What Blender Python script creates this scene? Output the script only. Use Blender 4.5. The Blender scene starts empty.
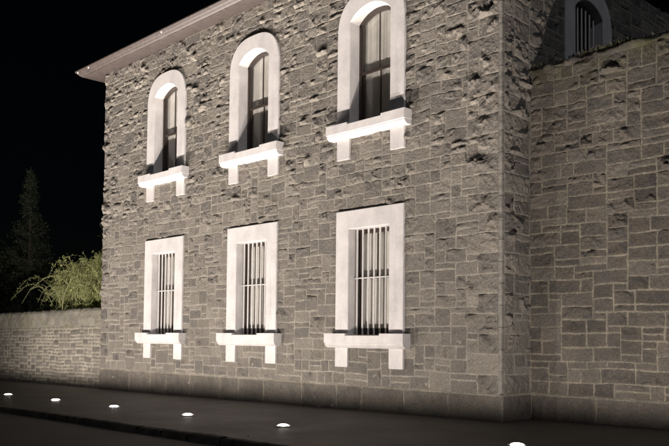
import bpy, bmesh, math, random
import numpy as np
from mathutils import Vector, Matrix
R = math.radians
rng = np.random.default_rng(7)
random.seed(7)
S = bpy.context.scene
COL = S.collection

# ------------------------------------------------------------------ measurements (metres, camera 1.6 m above the street)
GS = 0.0109                       # the street falls gently towards the left
def gz(x): return GS * max(min(x, 12.0), -45.0)
XL = -16.05                       # left end of the building, its right corner is x = 0
EAVE = 10.56
WC = [-3.573, -7.882, -12.191]    # window axes
HW, HI = 1.063, 0.635             # half widths: surround, opening
ZR = 7.15                         # top of the tall wall on the right
DR = 1.0145                       # that wall stands this far behind the facade
PLZ = 0.508                       # plinth top
ROWS = 0.134

# ------------------------------------------------------------------ noise
def _h(ix, iy, iz, seed):
    n = (ix.astype(np.int64) * 73856093) ^ (iy.astype(np.int64) * 19349663) ^ (iz * 83492791 + seed * 1013904223)
    n = (n ^ (n >> 13)) * 1274126177 & 0x7fffffff
    n = (n ^ (n >> 16)) * 668265263 & 0x7fffffff
    return ((n >> 7) & 0xffff) / 65535.0
def vnoise(x, y, seed=0):
    x = np.asarray(x, float); y = np.asarray(y, float)
    ix = np.floor(x); iy = np.floor(y); fx = x - ix; fy = y - iy
    fx = fx * fx * (3 - 2 * fx); fy = fy * fy * (3 - 2 * fy)
    a = _h(ix, iy, 0, seed); b = _h(ix + 1, iy, 0, seed); c = _h(ix, iy + 1, 0, seed); d = _h(ix + 1, iy + 1, 0, seed)
    return (a + (b - a) * fx) * (1 - fy) + (c + (d - c) * fx) * fy
def fbm(x, y, f, o=3, seed=0):
    t = 0; a = 0.5; n = 0
    for k in range(o):
        t = t + a * (vnoise(x * f + 17 * k, y * f - 9 * k, seed + k) - .5); n += a; a *= .5; f *= 2.07
    return t / n * 2

# ------------------------------------------------------------------ object helpers
def tag(o, label=None, cat=None, group=None, kind=None):
    if label: o['label'] = label
    if cat: o['category'] = cat
    if group: o['group'] = group
    if kind: o['kind'] = kind
    return o
def empty(name, loc, label=None, cat=None, group=None):
    o = bpy.data.objects.new(name, None); COL.objects.link(o); o.location = loc
    o.empty_display_size = .2
    return tag(o, label, cat, group)
def np_mesh(name, V, F, mat, parent=None, attrs=None, smooth=True, origin=None):
    """V (n,3), F (m,4) or list of arrays -> one mesh object"""
    me = bpy.data.meshes.new(name)
    V = np.asarray(V, np.float32)
    if origin is not None: V = V - np.asarray(origin, np.float32)
    F = np.asarray(F, np.int32); k = F.shape[1]
    me.vertices.add(len(V)); me.vertices.foreach_set('co', V.ravel())
    me.loops.add(F.size); me.loops.foreach_set('vertex_index', F.ravel())
    me.polygons.add(len(F))
    me.polygons.foreach_set('loop_start', np.arange(0, F.size, k, dtype=np.int32))
    me.polygons.foreach_set('use_smooth', np.full(len(F), smooth))
    me.update(calc_edges=True); me.validate()
    if attrs:
        for nm, a in attrs.items():
            at = me.attributes.new(nm, 'FLOAT', 'POINT'); at.data.foreach_set('value', np.asarray(a, np.float32))
    me.materials.append(mat)
    o = bpy.data.objects.new(name, me); COL.objects.link(o)
    if origin is not None: o.location = origin
    if parent: put(o, parent)
    return o
def put(o, parent):
    """parent without moving"""
    o.parent = parent
    o.location = o.location - abs_loc(parent)
def abs_loc(o):
    v = Vector(o.location)
    while o.parent: o = o.parent; v += o.location
    return v
def bm_obj(name, bm, mat, parent=None, smooth=False, origin=None):
    me = bpy.data.meshes.new(name)
    bmesh.ops.recalc_face_normals(bm, faces=bm.faces)
    if origin is None:
        c = Vector((0, 0, 0)) if parent is None else abs_loc(parent)
    else: c = Vector(origin)
    bmesh.ops.translate(bm, verts=bm.verts, vec=-c)
    if smooth:
        for f in bm.faces: f.smooth = True
    bm.to_mesh(me); bm.free(); me.materials.append(mat)
    o = bpy.data.objects.new(name, me); COL.objects.link(o); o.location = c
    if parent: put(o, parent)
    return o
def box(bm, x0, x1, y0, y1, z0, z1, bev=0.0):
    r = bmesh.ops.create_cube(bm, size=1.0)
    vs = r['verts']
    for v in vs:
        v.co = Vector(((x0 + x1) / 2 + v.co.x * (x1 - x0), (y0 + y1) / 2 + v.co.y * (y1 - y0), (z0 + z1) / 2 + v.co.z * (z1 - z0)))
    if bev:
        es = list({e for v in vs for e in v.link_edges})
        bmesh.ops.bevel(bm, geom=es, offset=bev, segments=2, affect='EDGES', profile=.6)
def extrude_profile(bm, prof, x0, x1):
    """prof: list of (y,z) closed, extruded along x"""
    a = [bm.verts.new((x0, y, z)) for y, z in prof]; b = [bm.verts.new((x1, y, z)) for y, z in prof]
    n = len(prof)
    for i in range(n): bm.faces.new((a[i], a[(i + 1) % n], b[(i + 1) % n], b[i]))
    bm.faces.new(a); bm.faces.new(b[::-1])
def tube(bm, pts, r0, r1, sides=5):
    prev = None
    for i, p in enumerate(pts):
        p = Vector(p); t = (Vector(pts[min(i + 1, len(pts) - 1)]) - Vector(pts[max(i - 1, 0)])).normalized()
        a = t.orthogonal().normalized(); b = t.cross(a); r = r0 + (r1 - r0) * i / (len(pts) - 1)
        if prev:                       # keep the ring from twisting
            a = (pa - t * pa.dot(t)).normalized(); b = t.cross(a)
        pa = a
        ring = [bm.verts.new(p + (a * math.cos(2 * math.pi * k / sides) + b * math.sin(2 * math.pi * k / sides)) * r) for k in range(sides)]
        if prev:
            for k in range(sides): bm.faces.new((prev[k], prev[(k + 1) % sides], ring[(k + 1) % sides], ring[k]))
        prev = ring

# ------------------------------------------------------------------ materials
def new_mat(name):
    m = bpy.data.materials.new(name); m.use_nodes = True
    nt = m.node_tree; nt.nodes.clear()
    out = nt.nodes.new('ShaderNodeOutputMaterial'); b = nt.nodes.new('ShaderNodeBsdfPrincipled')
    nt.links.new(b.outputs[0], out.inputs[0])
    return m, nt, b
def N(nt, t, **kw):
    n = nt.nodes.new(t)
    for k, v in kw.items():
        if k in n.inputs.keys() if isinstance(k, str) else False: n.inputs[k].default_value = v
        else: setattr(n, k, v)
    return n
def noise(nt, scale, detail=6, rough=.6, dist=0):
    tc = nt.nodes.get('TC') or nt.nodes.new('ShaderNodeTexCoord'); tc.name = 'TC'
    n = nt.nodes.new('ShaderNodeTexNoise'); n.inputs['Scale'].default_value = scale
    n.inputs['Detail'].default_value = detail; n.inputs['Roughness'].default_value = rough; n.inputs['Distortion'].default_value = dist
    nt.links.new(tc.outputs['Object'], n.inputs['Vector']); return n.outputs['Fac']
def ramp(nt, fac, stops):
    r = nt.nodes.new('ShaderNodeValToRGB'); nt.links.new(fac, r.inputs[0])
    while len(r.color_ramp.elements) < len(stops): r.color_ramp.elements.new(.5)
    for e, (p, c) in zip(r.color_ramp.elements, stops):
        e.position = p; e.color = (c, c, c, 1) if isinstance(c, (int, float)) else (*c, 1)
    return r.outputs[0]
def mix(nt, fac, a, b, mode='MIX'):
    m = nt.nodes.new('ShaderNodeMix'); m.data_type = 'RGBA'; m.blend_type = mode
    for sock, v in ((m.inputs[0], fac), (m.inputs[6], a), (m.inputs[7], b)):
        if isinstance(v, (int, float)): sock.default_value = v
        elif isinstance(v, tuple): sock.default_value = (*v, 1)
        else: nt.links.new(v, sock)
    return m.outputs[2]
def math_(nt, op, a, b=0.0, clamp=False):
    m = nt.nodes.new('ShaderNodeMath'); m.operation = op; m.use_clamp = clamp
    for i, v in enumerate((a, b)):
        if isinstance(v, (int, float)): m.inputs[i].default_value = v
        else: nt.links.new(v, m.inputs[i])
    return m.outputs[0]
def bump(nt, b, h, strength, dist):
    n = nt.nodes.new('ShaderNodeBump'); n.inputs['Strength'].default_value = strength; n.inputs['Distance'].default_value = dist
    nt.links.new(h, n.inputs['Height']); nt.links.new(n.outputs[0], b.inputs['Normal'])
def attr(nt, nm):
    a = nt.nodes.new('ShaderNodeAttribute'); a.attribute_name = nm; return a.outputs['Fac']

def stone_mat(name, lo, mid, hi, mortar, stain=.5, warm=(.30, .25, .195), moss=None, joint=.35):
    m, nt, b = new_mat(name)
    tone = attr(nt, 'tone'); mor = attr(nt, 'mortar')
    base = ramp(nt, tone, [(0, lo), (.5, mid), (1, hi)])
    n1 = noise(nt, 3.2, 8, .65, .3); n2 = noise(nt, 22, 6, .7); n3 = noise(nt, 90, 4, .7); n4 = noise(nt, .55, 5, .6)
    c = mix(nt, math_(nt, 'MULTIPLY', ramp(nt, n1, [(.35, 0), (.7, 1)]), .4), base, warm)
    c = mix(nt, 1.0, c, ramp(nt, n2, [(.25, .62), (.75, 1.35)]), 'MULTIPLY')
    c = mix(nt, stain, c, ramp(nt, n4, [(.3, .62), (.65, 1.15)]), 'MULTIPLY')
    c = mix(nt, .6, c, ramp(nt, n3, [(.3, .65), (.7, 1.3)]), 'MULTIPLY')
    # weather stains: dark blots
    nb = noise(nt, 1.7, 7, .7, .6)
    c = mix(nt, math_(nt, 'MULTIPLY', ramp(nt, nb, [(.57, 0), (.7, 1)]), stain), c, tuple(v * .55 for v in mid))
    mc = mix(nt, 1.0, mortar, ramp(nt, n2, [(.2, .6), (.8, 1.3)]), 'MULTIPLY')
    mc = mix(nt, .8, mc, ramp(nt, n1, [(.3, .55), (.7, 1.2)]), 'MULTIPLY')
    fac = math_(nt, 'MULTIPLY', mor, math_(nt, 'MULTIPLY', ramp(nt, n2, [(.28, joint), (.5, 1)]), ramp(nt, noise(nt, 1.15, 6, .7, .4), [(.33, .55), (.55, 1)])))
    c = mix(nt, fac, c, mc)
    if moss:
        g = attr(nt, 'moss')
        gm = math_(nt, 'MULTIPLY', g, ramp(nt, n1, [(.35, 0), (.6, 1)]))
        c = mix(nt, gm, c, moss)
    nt.links.new(c, b.inputs['Base Color'])
    b.inputs['Roughness'].default_value = .88; b.inputs['Specular IOR Level'].default_value = .25
    hs = math_(nt, 'ADD', math_(nt, 'MULTIPLY', n2, .7), math_(nt, 'MULTIPLY', n3, .3))
    bump(nt, b, math_(nt, 'ADD', hs, math_(nt, 'MULTIPLY', noise(nt, 10, 9, .72, .6), 1.1)), .9, .034)
    return m
M_FACADE = stone_mat('bluestone_rubble', (.14, .134, .127), (.215, .20, .178), (.30, .28, .245), (.41, .38, .325))
M_RIGHT = stone_mat('dark_bluestone_rubble', (.085, .082, .080), (.155, .146, .134), (.23, .212, .187), (.36, .325, .26), .75, (.25, .19, .125), (.10, .10, .05))
M_LEFT = stone_mat('small_bluestone_rubble', (.12, .115, .105), (.185, .175, .155), (.25, .235, .205), (.42, .385, .315), .6, (.28, .245, .19), (.22, .21, .13), .6)
M_PLINTH = stone_mat('plinth_ashlar', (.09, .085, .077), (.14, .13, .116), (.19, .177, .156), (.50, .455, .37), .8, (.30, .25, .195), None, .7)
M_CAPST = stone_mat('lichened_coping', (.20, .19, .165), (.27, .255, .22), (.34, .32, .27), (.3, .27, .2), .8, (.36, .33, .26), (.25, .235, .16))

def paint(name, col, rough=.5, dirt=.15, sc=4):
    m, nt, b = new_mat(name)
    n1 = noise(nt, sc, 8, .65, .4); n2 = noise(nt, 40, 5, .6)
    c = mix(nt, dirt, col, ramp(nt, n1, [(.35, .45), (.62, 1.0)]), 'MULTIPLY')
    c = mix(nt, dirt * .8, c, ramp(nt, n2, [(.3, .6), (.6, 1.05)]), 'MULTIPLY')
    mp = nt.nodes.new('ShaderNodeMapping'); mp.inputs['Scale'].default_value = (4, 4, .7); nt.links.new(nt.nodes['TC'].outputs['Object'], mp.inputs[0])
    ns = nt.nodes.new('ShaderNodeTexNoise'); ns.inputs['Scale'].default_value = 1.6; ns.inputs['Detail'].default_value = 6; nt.links.new(mp.outputs[0], ns.inputs['Vector'])
    c = mix(nt, min(1, dirt * .55), c, ramp(nt, ns.outputs['Fac'], [(.34, .6), (.5, 1.0)]), 'MULTIPLY')
    nt.links.new(c, b.inputs['Base Color']); b.inputs['Roughness'].default_value = rough
    bump(nt, b, n1, .3, .012)
    return m
M_WHITE = paint('white_painted_render', (.69, .665, .65), .6, .34, 1.6)
M_BAR = paint('white_painted_iron', (.70, .68, .66), .45, .2, 9)
M_SASH = paint('brown_painted_timber', (.055, .04, .034), .45, .4, 8)
M_SASHL = paint('lighter_painted_timber', (.30, .26, .22), .5, .3, 8)
M_GUTTER = paint('painted_gutter', (.060, .048, .042), .5, .6, 5)
M_SOFFIT = paint('painted_soffit', (.052, .040, .035), .6, .5, 3)
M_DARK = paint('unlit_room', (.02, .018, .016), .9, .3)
M_STEEL = paint('brushed_steel', (.35, .34, .32), .3, .3, 30); M_STEEL.node_tree.nodes['Principled BSDF'].inputs['Metallic'].default_value = .9
M_ROOF = paint('slate', (.07, .07, .075), .7, .5, 4)

m, nt, b = new_mat('curtain_cloth'); M_CURTAIN = m
n1 = noise(nt, 2.2, 5, .6); c = mix(nt, .5, (.82, .80, .76), ramp(nt, n1, [(.3, .6), (.65, 1.1)]), 'MULTIPLY')
nt.links.new(c, b.inputs['Base Color']); b.inputs['Roughness'].default_value = .9
m, nt, b = new_mat('window_glass'); M_GLASS = m
tr = N(nt, 'ShaderNodeBsdfTransparent'); tr.inputs[0].default_value = (.93, .93, .91, 1)
gl = N(nt, 'ShaderNodeBsdfGlossy'); gl.inputs['Roughness'].default_value = .06
mx = N(nt, 'ShaderNodeMixShader'); mx.inputs[0].default_value = .09; nt.links.new(tr.outputs[0], mx.inputs[1]); nt.links.new(gl.outputs[0], mx.inputs[2])
nt.nodes.remove(b); nt.links.new(mx.outputs[0], nt.nodes['Material Output'].inputs[0])
def ground_mat(name, base, dk, sc, rough, warm):
    m, nt, b = new_mat(name)
    n1 = noise(nt, .7, 8, .7, .5); n2 = noise(nt, sc, 4, .8); n3 = noise(nt, 5, 6, .7)
    c = mix(nt, ramp(nt, n1, [(.35, 0), (.65, 1)]), base, dk)
    c = mix(nt, ramp(nt, n3, [(.5, 0), (.75, .6)]), c, warm)
    c = mix(nt, 1.0, c, ramp(nt, n2, [(.38, .2), (.66, 2.6)]), 'MULTIPLY')
    nt.links.new(c, b.inputs['Base Color'])
    nt.links.new(ramp(nt, n1, [(.35, rough), (.7, rough - .16)]), b.inputs['Roughness'])
    bump(nt, b, n2, .6, .012)
    return m
M_PAVE = ground_mat('footpath_asphalt', (.046, .041, .037), (.028, .026, .024), 120, .66, (.06, .05, .042))
M_ROAD = ground_mat('road_asphalt', (.055, .051, .048), (.036, .034, .033), 90, .78, (.072, .06, .05))
M_EARTH = ground_mat('earth', (.05, .045, .03), (.03, .03, .02), 20, .9, (.05, .06, .025))
M_KERB = stone_mat('bluestone_kerb', (.05, .045, .04), (.08, .07, .06), (.12, .105, .09), (.03, .027, .024), .7)

def leaf_mat(name, a, bcol, trans=.25):
    m, nt, b = new_mat(name)
    oi = N(nt, 'ShaderNodeNewGeometry')
    c = ramp(nt, oi.outputs['Random Per Island'], [(0, a), (1, bcol)])
    c = mix(nt, .6, c, ramp(nt, noise(nt, 3, 4), [(.35, .55), (.65, 1.25)]), 'MULTIPLY')
    nt.links.new(c, b.inputs['Base Color']); b.inputs['Roughness'].default_value = .6
    t = N(nt, 'ShaderNodeBsdfTranslucent'); nt.links.new(c, t.inputs[0])
    mx = N(nt, 'ShaderNodeMixShader'); mx.inputs[0].default_value = trans
    nt.links.new(b.outputs[0], mx.inputs[1]); nt.links.new(t.outputs[0], mx.inputs[2])
    nt.links.new(mx.outputs[0], nt.nodes['Material Output'].inputs[0])
    return m
M_SHRUBLEAF = leaf_mat('shrub_leaf', (.27, .31, .10), (.48, .50, .21))
M_CANE = paint('shrub_cane', (.40, .41, .20), .7, .4, 10)
M_CONIFER = leaf_mat('conifer_needles', (.045, .06, .03), (.08, .10, .05), .1)
M_TREELEAF = leaf_mat('tree_leaf', (.04, .055, .025), (.08, .09, .045), .15)
M_BARK = paint('bark', (.09, .07, .05), .9, .5, 12)
M_WEED = leaf_mat('weed_leaf', (.045, .045, .02), (.10, .09, .05), .2)
M_LITTER = leaf_mat('leaf_litter', (.15, .11, .07), (.32, .26, .18), .1)

m, nt, b = new_mat('lit_lens'); M_LENS = m
em = N(nt, 'ShaderNodeEmission'); em.inputs[0].default_value = (1, .93, .82, 1); em.inputs[1].default_value = 16.0
nt.links.new(em.outputs[0], nt.nodes['Material Output'].inputs[0])

# ------------------------------------------------------------------ rubble masonry: one mesh of individually shaped stones and the mortar between them
def layout(W, H, us, uz, blocked, ws, hs, r, pre=()):
    """greedy random rectangles on a grid; returns (s0,s1,z0,z1,quoin)"""
    nx, nz = int(round(W / us)), int(round(H / uz)); occ = np.zeros((nz, nx), bool); out = []
    for (a, b_, c, d) in pre:
        occ[c:min(d, nz), a:min(b_, nx)] = True; out.append((a * us, min(b_, nx) * us, c * uz, min(d, nz) * uz, 1))
    for j in range(nz):
        for i in range(nx):
            if not occ[j, i] and blocked((i + .5) * us, (j + .5) * uz): occ[j, i] = True
    for j in range(nz):
        i = 0
        while i < nx:
            if occ[j, i]: i += 1; continue
            w = int(r.choice(ws)); h = int(r.choice(hs)); w = max(w, h)
            k = 0
            while i + k < nx and k < w and not occ[j, i + k]: k += 1
            run = k
            while i + run < nx and run < w + 2 and not occ[j, i + run]: run += 1
            w = run if run <= k + 1 else k          # swallow a sliver
            q = 0
            while j + q < nz and q < h and not occ[j + q, i:i + w].any(): q += 1
            if j + q == nz - 1: q += 1
            h = q
            if h > w + 2: h = w + 1
            occ[j:j + h, i:i + w] = True
            out.append((i * us, (i + w) * us, j * uz, (j + h) * uz, 0)); i += w
    return out

def masonry(rects, res, r, amp, joint, jit=.012, quoin_amp=.07, flat=.25, inside=None, hole=None, sheet=None, hide=-.06, ends=(None, None), rough=.5):
    """stone patches in (s, z, depth) space, depth is outwards. Returns V,F,tone,mortar"""
    Vs, Fs, T, Mo = [], [], [], []; base = 0
    for (s0, s1, z0, z1, qn) in rects:
        jt = joint * (.7 + .6 * r.random()) * .5
        a0, a1, b0, b1 = s0 + jt, s1 - jt, z0 + jt, z1 - jt
        if a1 - a0 < .03 or b1 - b0 < .03: continue
        nu = max(4, int((a1 - a0) / res)); nv = max(4, int((b1 - b0) / res))
        # grids crowd towards the arrises
        gu = np.linspace(0, 1, nu + 1); gv = np.linspace(0, 1, nv + 1)
        s = a0 + (a1 - a0) * gu; z = b0 + (b1 - b0) * gv
        eu = min(.012, (a1 - a0) / nu * .5); ev = min(.012, (b1 - b0) / nv * .5)
        s[1] = a0 + eu; s[-2] = a1 - eu; z[1] = b0 + ev; z[-2] = b1 - ev
        SS, ZZ = np.meshgrid(s, z)
        d = np.minimum(np.minimum(SS - a0, a1 - SS), np.minimum(ZZ - b0, b1 - ZZ))
        cj = r.uniform(-.003, .010, (4, 2)); cu = (SS - a0) / (a1 - a0); cv = (ZZ - b0) / (b1 - b0)
        wjx = cj[0, 0] * (1 - cu) * (1 - cv) - cj[1, 0] * cu * (1 - cv) + cj[2, 0] * (1 - cu) * cv - cj[3, 0] * cu * cv
        wjz = cj[0, 1] * (1 - cu) * (1 - cv) + cj[1, 1] * cu * (1 - cv) - cj[2, 1] * (1 - cu) * cv - cj[3, 1] * cu * cv
        u = (SS - (a0 + a1) / 2) / ((a1 - a0) / 2); v = (ZZ - (b0 + b1) / 2) / ((b1 - b0) / 2)
        sd = int(r.integers(0, 9999))
        if qn: A = quoin_amp * (.75 + .5 * r.random())
        else:
            t = r.random()
            A = amp * (.12 if t < flat else (.5 + .6 * r.random() if t < .8 else 1.2 + .9 * r.random()))
        k_ = 5 + int(A > .03) * 2
        hgt = np.full(SS.shape, A * 1.5)
        for _ in range(k_):
            ang = r.random() * 6.283; g = A * (.2 + .75 * r.random())
            hgt = np.minimum(hgt, A * (.55 + .8 * r.random()) + g * (np.cos(ang) * u + np.sin(ang) * v))
        # mostly squared and nearly flush, with the rock left standing proud here and there
        lump = np.clip(fbm(SS + sd, ZZ, 3.6, 2, sd) * 1.9 + (.45 if qn else r.uniform(-.35, .5) + rough * min(max((z0 - 3.5) / 4, -.4), 1)), 0, 1.15)
        hgt = hgt * (.12 + lump) + A * .55 * fbm(SS + sd, ZZ, 6.5, 3, sd + 1) * (.3 + lump)
        ch = fbm(SS * 1.1 + sd, ZZ + sd, 11.0, 3, sd + 3)
        hgt = hgt + (.010 + A * .40) * np.abs(ch) * np.sign(ch + .15) * (.5 + .5 * lump)
        st = fbm(SS + .7 * ZZ + sd, ZZ - .4 * SS, 5.0, 2, sd + 9)
        hgt = hgt + A * .40 * np.clip(st * 13, -1, 1) * (.2 + lump)
        ew = .012 + A * (.25 + .9 * np.clip(.5 + fbm(SS, ZZ, 6, 2, sd + 21), 0, 1))
        e = np.clip(d / ew, 0, 1); e = np.sin(e * 1.5708)
        hgt = np.maximum(hgt, -.004) * e
        hgt = np.where(d < 1e-6, -.012, hgt + .004)
        if inside is not None:
            hgt = np.where(inside(SS, ZZ), hide, hgt)
        wx = jit * 1.8 * fbm(SS, ZZ, 1.3, 2, 5) + .010 * fbm(SS, ZZ, 7, 2, 55); wz = jit * 2.6 * fbm(SS, ZZ, 1.1, 2, 8) + .011 * fbm(SS, ZZ, 7, 2, 65)
        if ends[0] is not None: wx = wx * np.clip(SS / .5, 0, 1)
        P = np.stack([SS + wx + wjx, ZZ + wz + wjz, hgt], -1).reshape(-1, 3)
        idx = np.arange((nu + 1) * (nv + 1)).reshape(nv + 1, nu + 1)
        f = np.stack([idx[:-1, :-1], idx[:-1, 1:], idx[1:, 1:], idx[1:, :-1]], -1).reshape(-1, 4)
        if hole is not None:
            cs = P[f].mean(1); f = f[~hole(cs[:, 0], cs[:, 1])]
        Vs.append(P); Fs.append(f + base); base += len(P)
        T.append(np.full(len(P), np.clip(r.normal(.45, .24), 0, 1)))
        edge = (np.clip(1 - d / .014, 0, 1) * .75).reshape(-1)
        Mo.append(edge)
    if sheet:
        s0, s1, z0, z1, q = sheet
        s = np.linspace(s0, s1, int((s1 - s0) / q) + 1); z = np.linspace(z0, z1, int((z1 - z0) / q) + 1)
        SS, ZZ = np.meshgrid(s, z)
        D = -.002 + .0045 * fbm(SS, ZZ, 8, 3, 77)
        if inside is not None: D = np.where(inside(SS, ZZ), hide, D)
        P = np.stack([SS, ZZ, D], -1).reshape(-1, 3)
        nu, nv = len(s) - 1, len(z) - 1
        idx = np.arange(len(P)).reshape(nv + 1, nu + 1)
        f = np.stack([idx[:-1, :-1], idx[:-1, 1:], idx[1:, 1:], idx[1:, :-1]], -1).reshape(-1, 4)
        if hole is not None:
            cs = P[f].mean(1); f = f[~hole(cs[:, 0], cs[:, 1])]
        Vs.append(P); Fs.append(f + base); base += len(P)
        T.append(np.full(len(P), .5)); Mo.append(np.ones(len(P)))
    return np.concatenate(Vs), np.concatenate(Fs), np.concatenate(T), np.concatenate(Mo)

# ------------------------------------------------------------------ window outlines (local x from the axis, z in metres)
Z_LS, Z_US = 1.708, 6.637          # sill tops
Z_LT = 4.593                       # top of the lower surrounds
ZSPO, ZAPO = 8.72, 9.76            # upper surround: springing, apex
ZSPI, ZAPI = 9.08, 9.36            # upper opening
ARCN = 28
def outer_upper(inset=0.0):
    p = [(-HW + inset, Z_US - .03), (-HW + inset, ZSPO - .03)]
    for i in range(ARCN + 1):
        t = math.pi - math.pi * i / ARCN
        c, s_ = math.cos(t), math.sin(t)
        e = .75                                        # slightly squarer than an ellipse
        p.append((math.copysign(abs(c) ** e, c) * (HW - inset), ZSPO + abs(s_) ** e * (ZAPO - ZSPO - inset)))
    return p + [(HW - inset, ZSPO - .03), (HW - inset, Z_US - .03)]
def inner_upper():
    h = ZAPI - ZSPI; Rr = (HI * HI + h * h) / (2 * h); zc = ZAPI - Rr; a0 = math.asin(HI / Rr)
    p = [(-HI, Z_US - .03), (-HI, ZSPO)]
    for i in range(ARCN + 1):
        t = -a0 + 2 * a0 * i / ARCN
        p.append((Rr * math.sin(t), zc + Rr * math.cos(t)))
    return p + [(HI, ZSPO), (HI, Z_US - .03)]
def outer_lower(inset=0.0):
    return [(-HW + inset, Z_LS - .03), (-HW + inset, Z_LT - inset), (HW - inset, Z_LT - inset), (HW - inset, Z_LS - .03)]
def inner_lower():
    return [(-HI, Z_LS - .03), (-HI, 4.15), (HI, 4.15), (HI, Z_LS - .03)]
def in_surround(x, z, inset):
    """x relative to the axis"""
    ax = np.abs(x)
    low = (ax < HW - inset) & (z > Z_LS - .2) & (z < Z_LT - inset)
    q = np.clip(1 - (np.clip(z - ZSPO, 0, None) / (ZAPO - ZSPO - inset)) ** 2.67, 0, 1) ** (1 / 2.67)
    up = (ax < (HW - inset) * q) & (z > Z_US - .2) & (z < ZAPO - inset)
    legs = (ax < HW - inset) & (ax > HI + .03) & (((z > .92 + inset) & (z < 1.75)) | ((z > 5.84 + inset) & (z < 6.7)))
    sill = (ax < HW + .17 - inset) & (((z > 1.36 + inset) & (z < Z_LS - inset)) | ((z > 6.29 + inset) & (z < Z_US - inset)))
    return low | up | legs | sill
def f_inside(S_, Z_):
    r_ = np.zeros(np.shape(S_), bool)
    for c in WC: r_ |= in_surround(-S_ - c, Z_, .03)
    return r_
def f_hole(S_, Z_):
    r_ = np.zeros(np.shape(S_), bool)
    for c in WC:
        x = np.abs(-S_ - c)
        r_ |= (x < HI + .2) & in_surround(x, Z_, .09) & (((Z_ > Z_LS - .15) & (Z_ < 4.35)) | ((Z_ > Z_US - .15) & (Z_ < 9.55)))
    return r_

# =================================================================== THE BUILDING
bld = empty('stone_building', (XL / 2, 5, 0), 'two storey rock faced bluestone building with white window surrounds, lit from the footpath', 'building')
W_ = -XL; H_ = EAVE - PLZ
us, uz = .14, ROWS
nrow = int(round(H_ / uz))
pre = []; j = 0; k = 0
ncol = int(round(W_ / us))
while j < nrow:
    a = 6 if k % 2 else 4
    pre.append((0, a, j, j + 3)); pre.append((ncol - (4 if k % 2 else 3), ncol, j, j + 3)); j += 3; k += 1
def blk(s, z):
    z = z + PLZ
    return bool(f_inside(np.array(s), np.array(z)) & (in_any_core(s, z)))
def in_any_core(s, z):
    for c in WC:
        x = abs(-s - c)
        if x < HW - .05 and (Z_LS - .25 < z < Z_LT - .05 or Z_US - .25 < z < 9.1): return True
    return False
rects = layout(W_, H_, us, uz, blk, [2, 2, 3, 3, 4, 4, 5], [1, 1, 2, 2, 2, 2, 3], rng, pre)
rects = [(max(a, .066), b_, c + PLZ, d + PLZ, q) for a, b_, c, d, q in rects]
V, F, T, Mo = masonry(rects, .023, rng, .033, .014, flat=.16, quoin_amp=.066, inside=f_inside, hole=f_hole, sheet=(.03, W_, PLZ, EAVE + .02, .035), ends=(0, None))
P3 = np.stack([-V[:, 0], -V[:, 2], V[:, 1]], -1)
np_mesh('front_wall', P3, F[:, ::-1], M_FACADE, bld, {'tone': T, 'mortar': Mo}, origin=(XL / 2, 0, 5), smooth=False)
# side wall, facing right (+x), with its own arched window
YW = 3.42                                              # axis of the side window
RD = 9.6
pre = []; j = 0; k = 0
while j < nrow:
    pre.append((0, 3 if k % 2 else 7, j, j + 3)); j += 3; k += 1
def s_inside(S_, Z_): return in_surround(S_ - YW, Z_, .03) & (Z_ > 5)
def s_hole(S_, Z_): return (np.abs(S_ - YW) < HI + .2) & in_surround(S_ - YW, Z_, .09) & (Z_ > Z_US - .15) & (Z_ < 9.55)
rects = layout(RD, H_, us, uz, lambda s, z: abs(s - YW) < HW - .05 and 6.3 < z + PLZ < 9.1, [2, 3, 4, 5, 6], [1, 1, 2, 2, 2, 3], rng, pre)
rects = [(max(a, .066), b_, c + PLZ, d + PLZ, q) for a, b_, c, d, q in rects]
rects = [t for t in rects if t[0] < DR + .3 or t[2] > ZR - .8]
V, F, T, Mo = masonry(rects, .025, rng, .034, .016, flat=.16, quoin_amp=.066, inside=s_inside, hole=s_hole, sheet=(.03, RD, PLZ, EAVE + .02, .06), ends=(0, None))
P3 = np.stack([V[:, 2], V[:, 0], V[:, 1]], -1)
np_mesh('side_wall', P3, F, M_FACADE, bld, {'tone': T, 'mortar': Mo}, origin=(0, RD / 2, 5), smooth=False)
# drafted margin on the corner
bm = bmesh.new(); zz = PLZ + .03; r1 = np.random.default_rng(3)
while zz < EAVE - .02:
    z2 = min(zz + .435, EAVE - .005); a_, b_ = r1.uniform(-.003, .004, 2)
    n = 16
    for i in range(n):
        za = zz + (z2 - .009 - zz) * i / n; zb = zz + (z2 - .009 - zz) * (i + 1) / n
        q = [(-.075, -.006), (-.066, -.015), (.006, -.015), (.015, -.006), (.015, .066), (.006, .075)]
        d0 = .010 * float(fbm(np.array(za), np.array(.0), 9, 3, 4)); d1 = .010 * float(fbm(np.array(zb), np.array(.0), 9, 3, 4))
        A_ = [bm.verts.new((x + a_ + d0, y + b_ - d0, za)) for x, y in q]; B_ = [bm.verts.new((x + a_ + d1, y + b_ - d1, zb)) for x, y in q]
        for k in range(5): bm.faces.new((A_[k], A_[k + 1], B_[k + 1], B_[k]))
    zz = z2
bmesh.ops.remove_doubles(bm, verts=bm.verts, dist=.0005)
mo = bm_obj('corner_margin', bm, paint('dressed_stone', (.27, .25, .22), .9, .8, 7), bld)
bm = bmesh.new(); box(bm, -.05, .004, -.004, .05, PLZ + .02, EAVE - .01); bm_obj('corner_joint', bm, M_PLINTH, bld)
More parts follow.
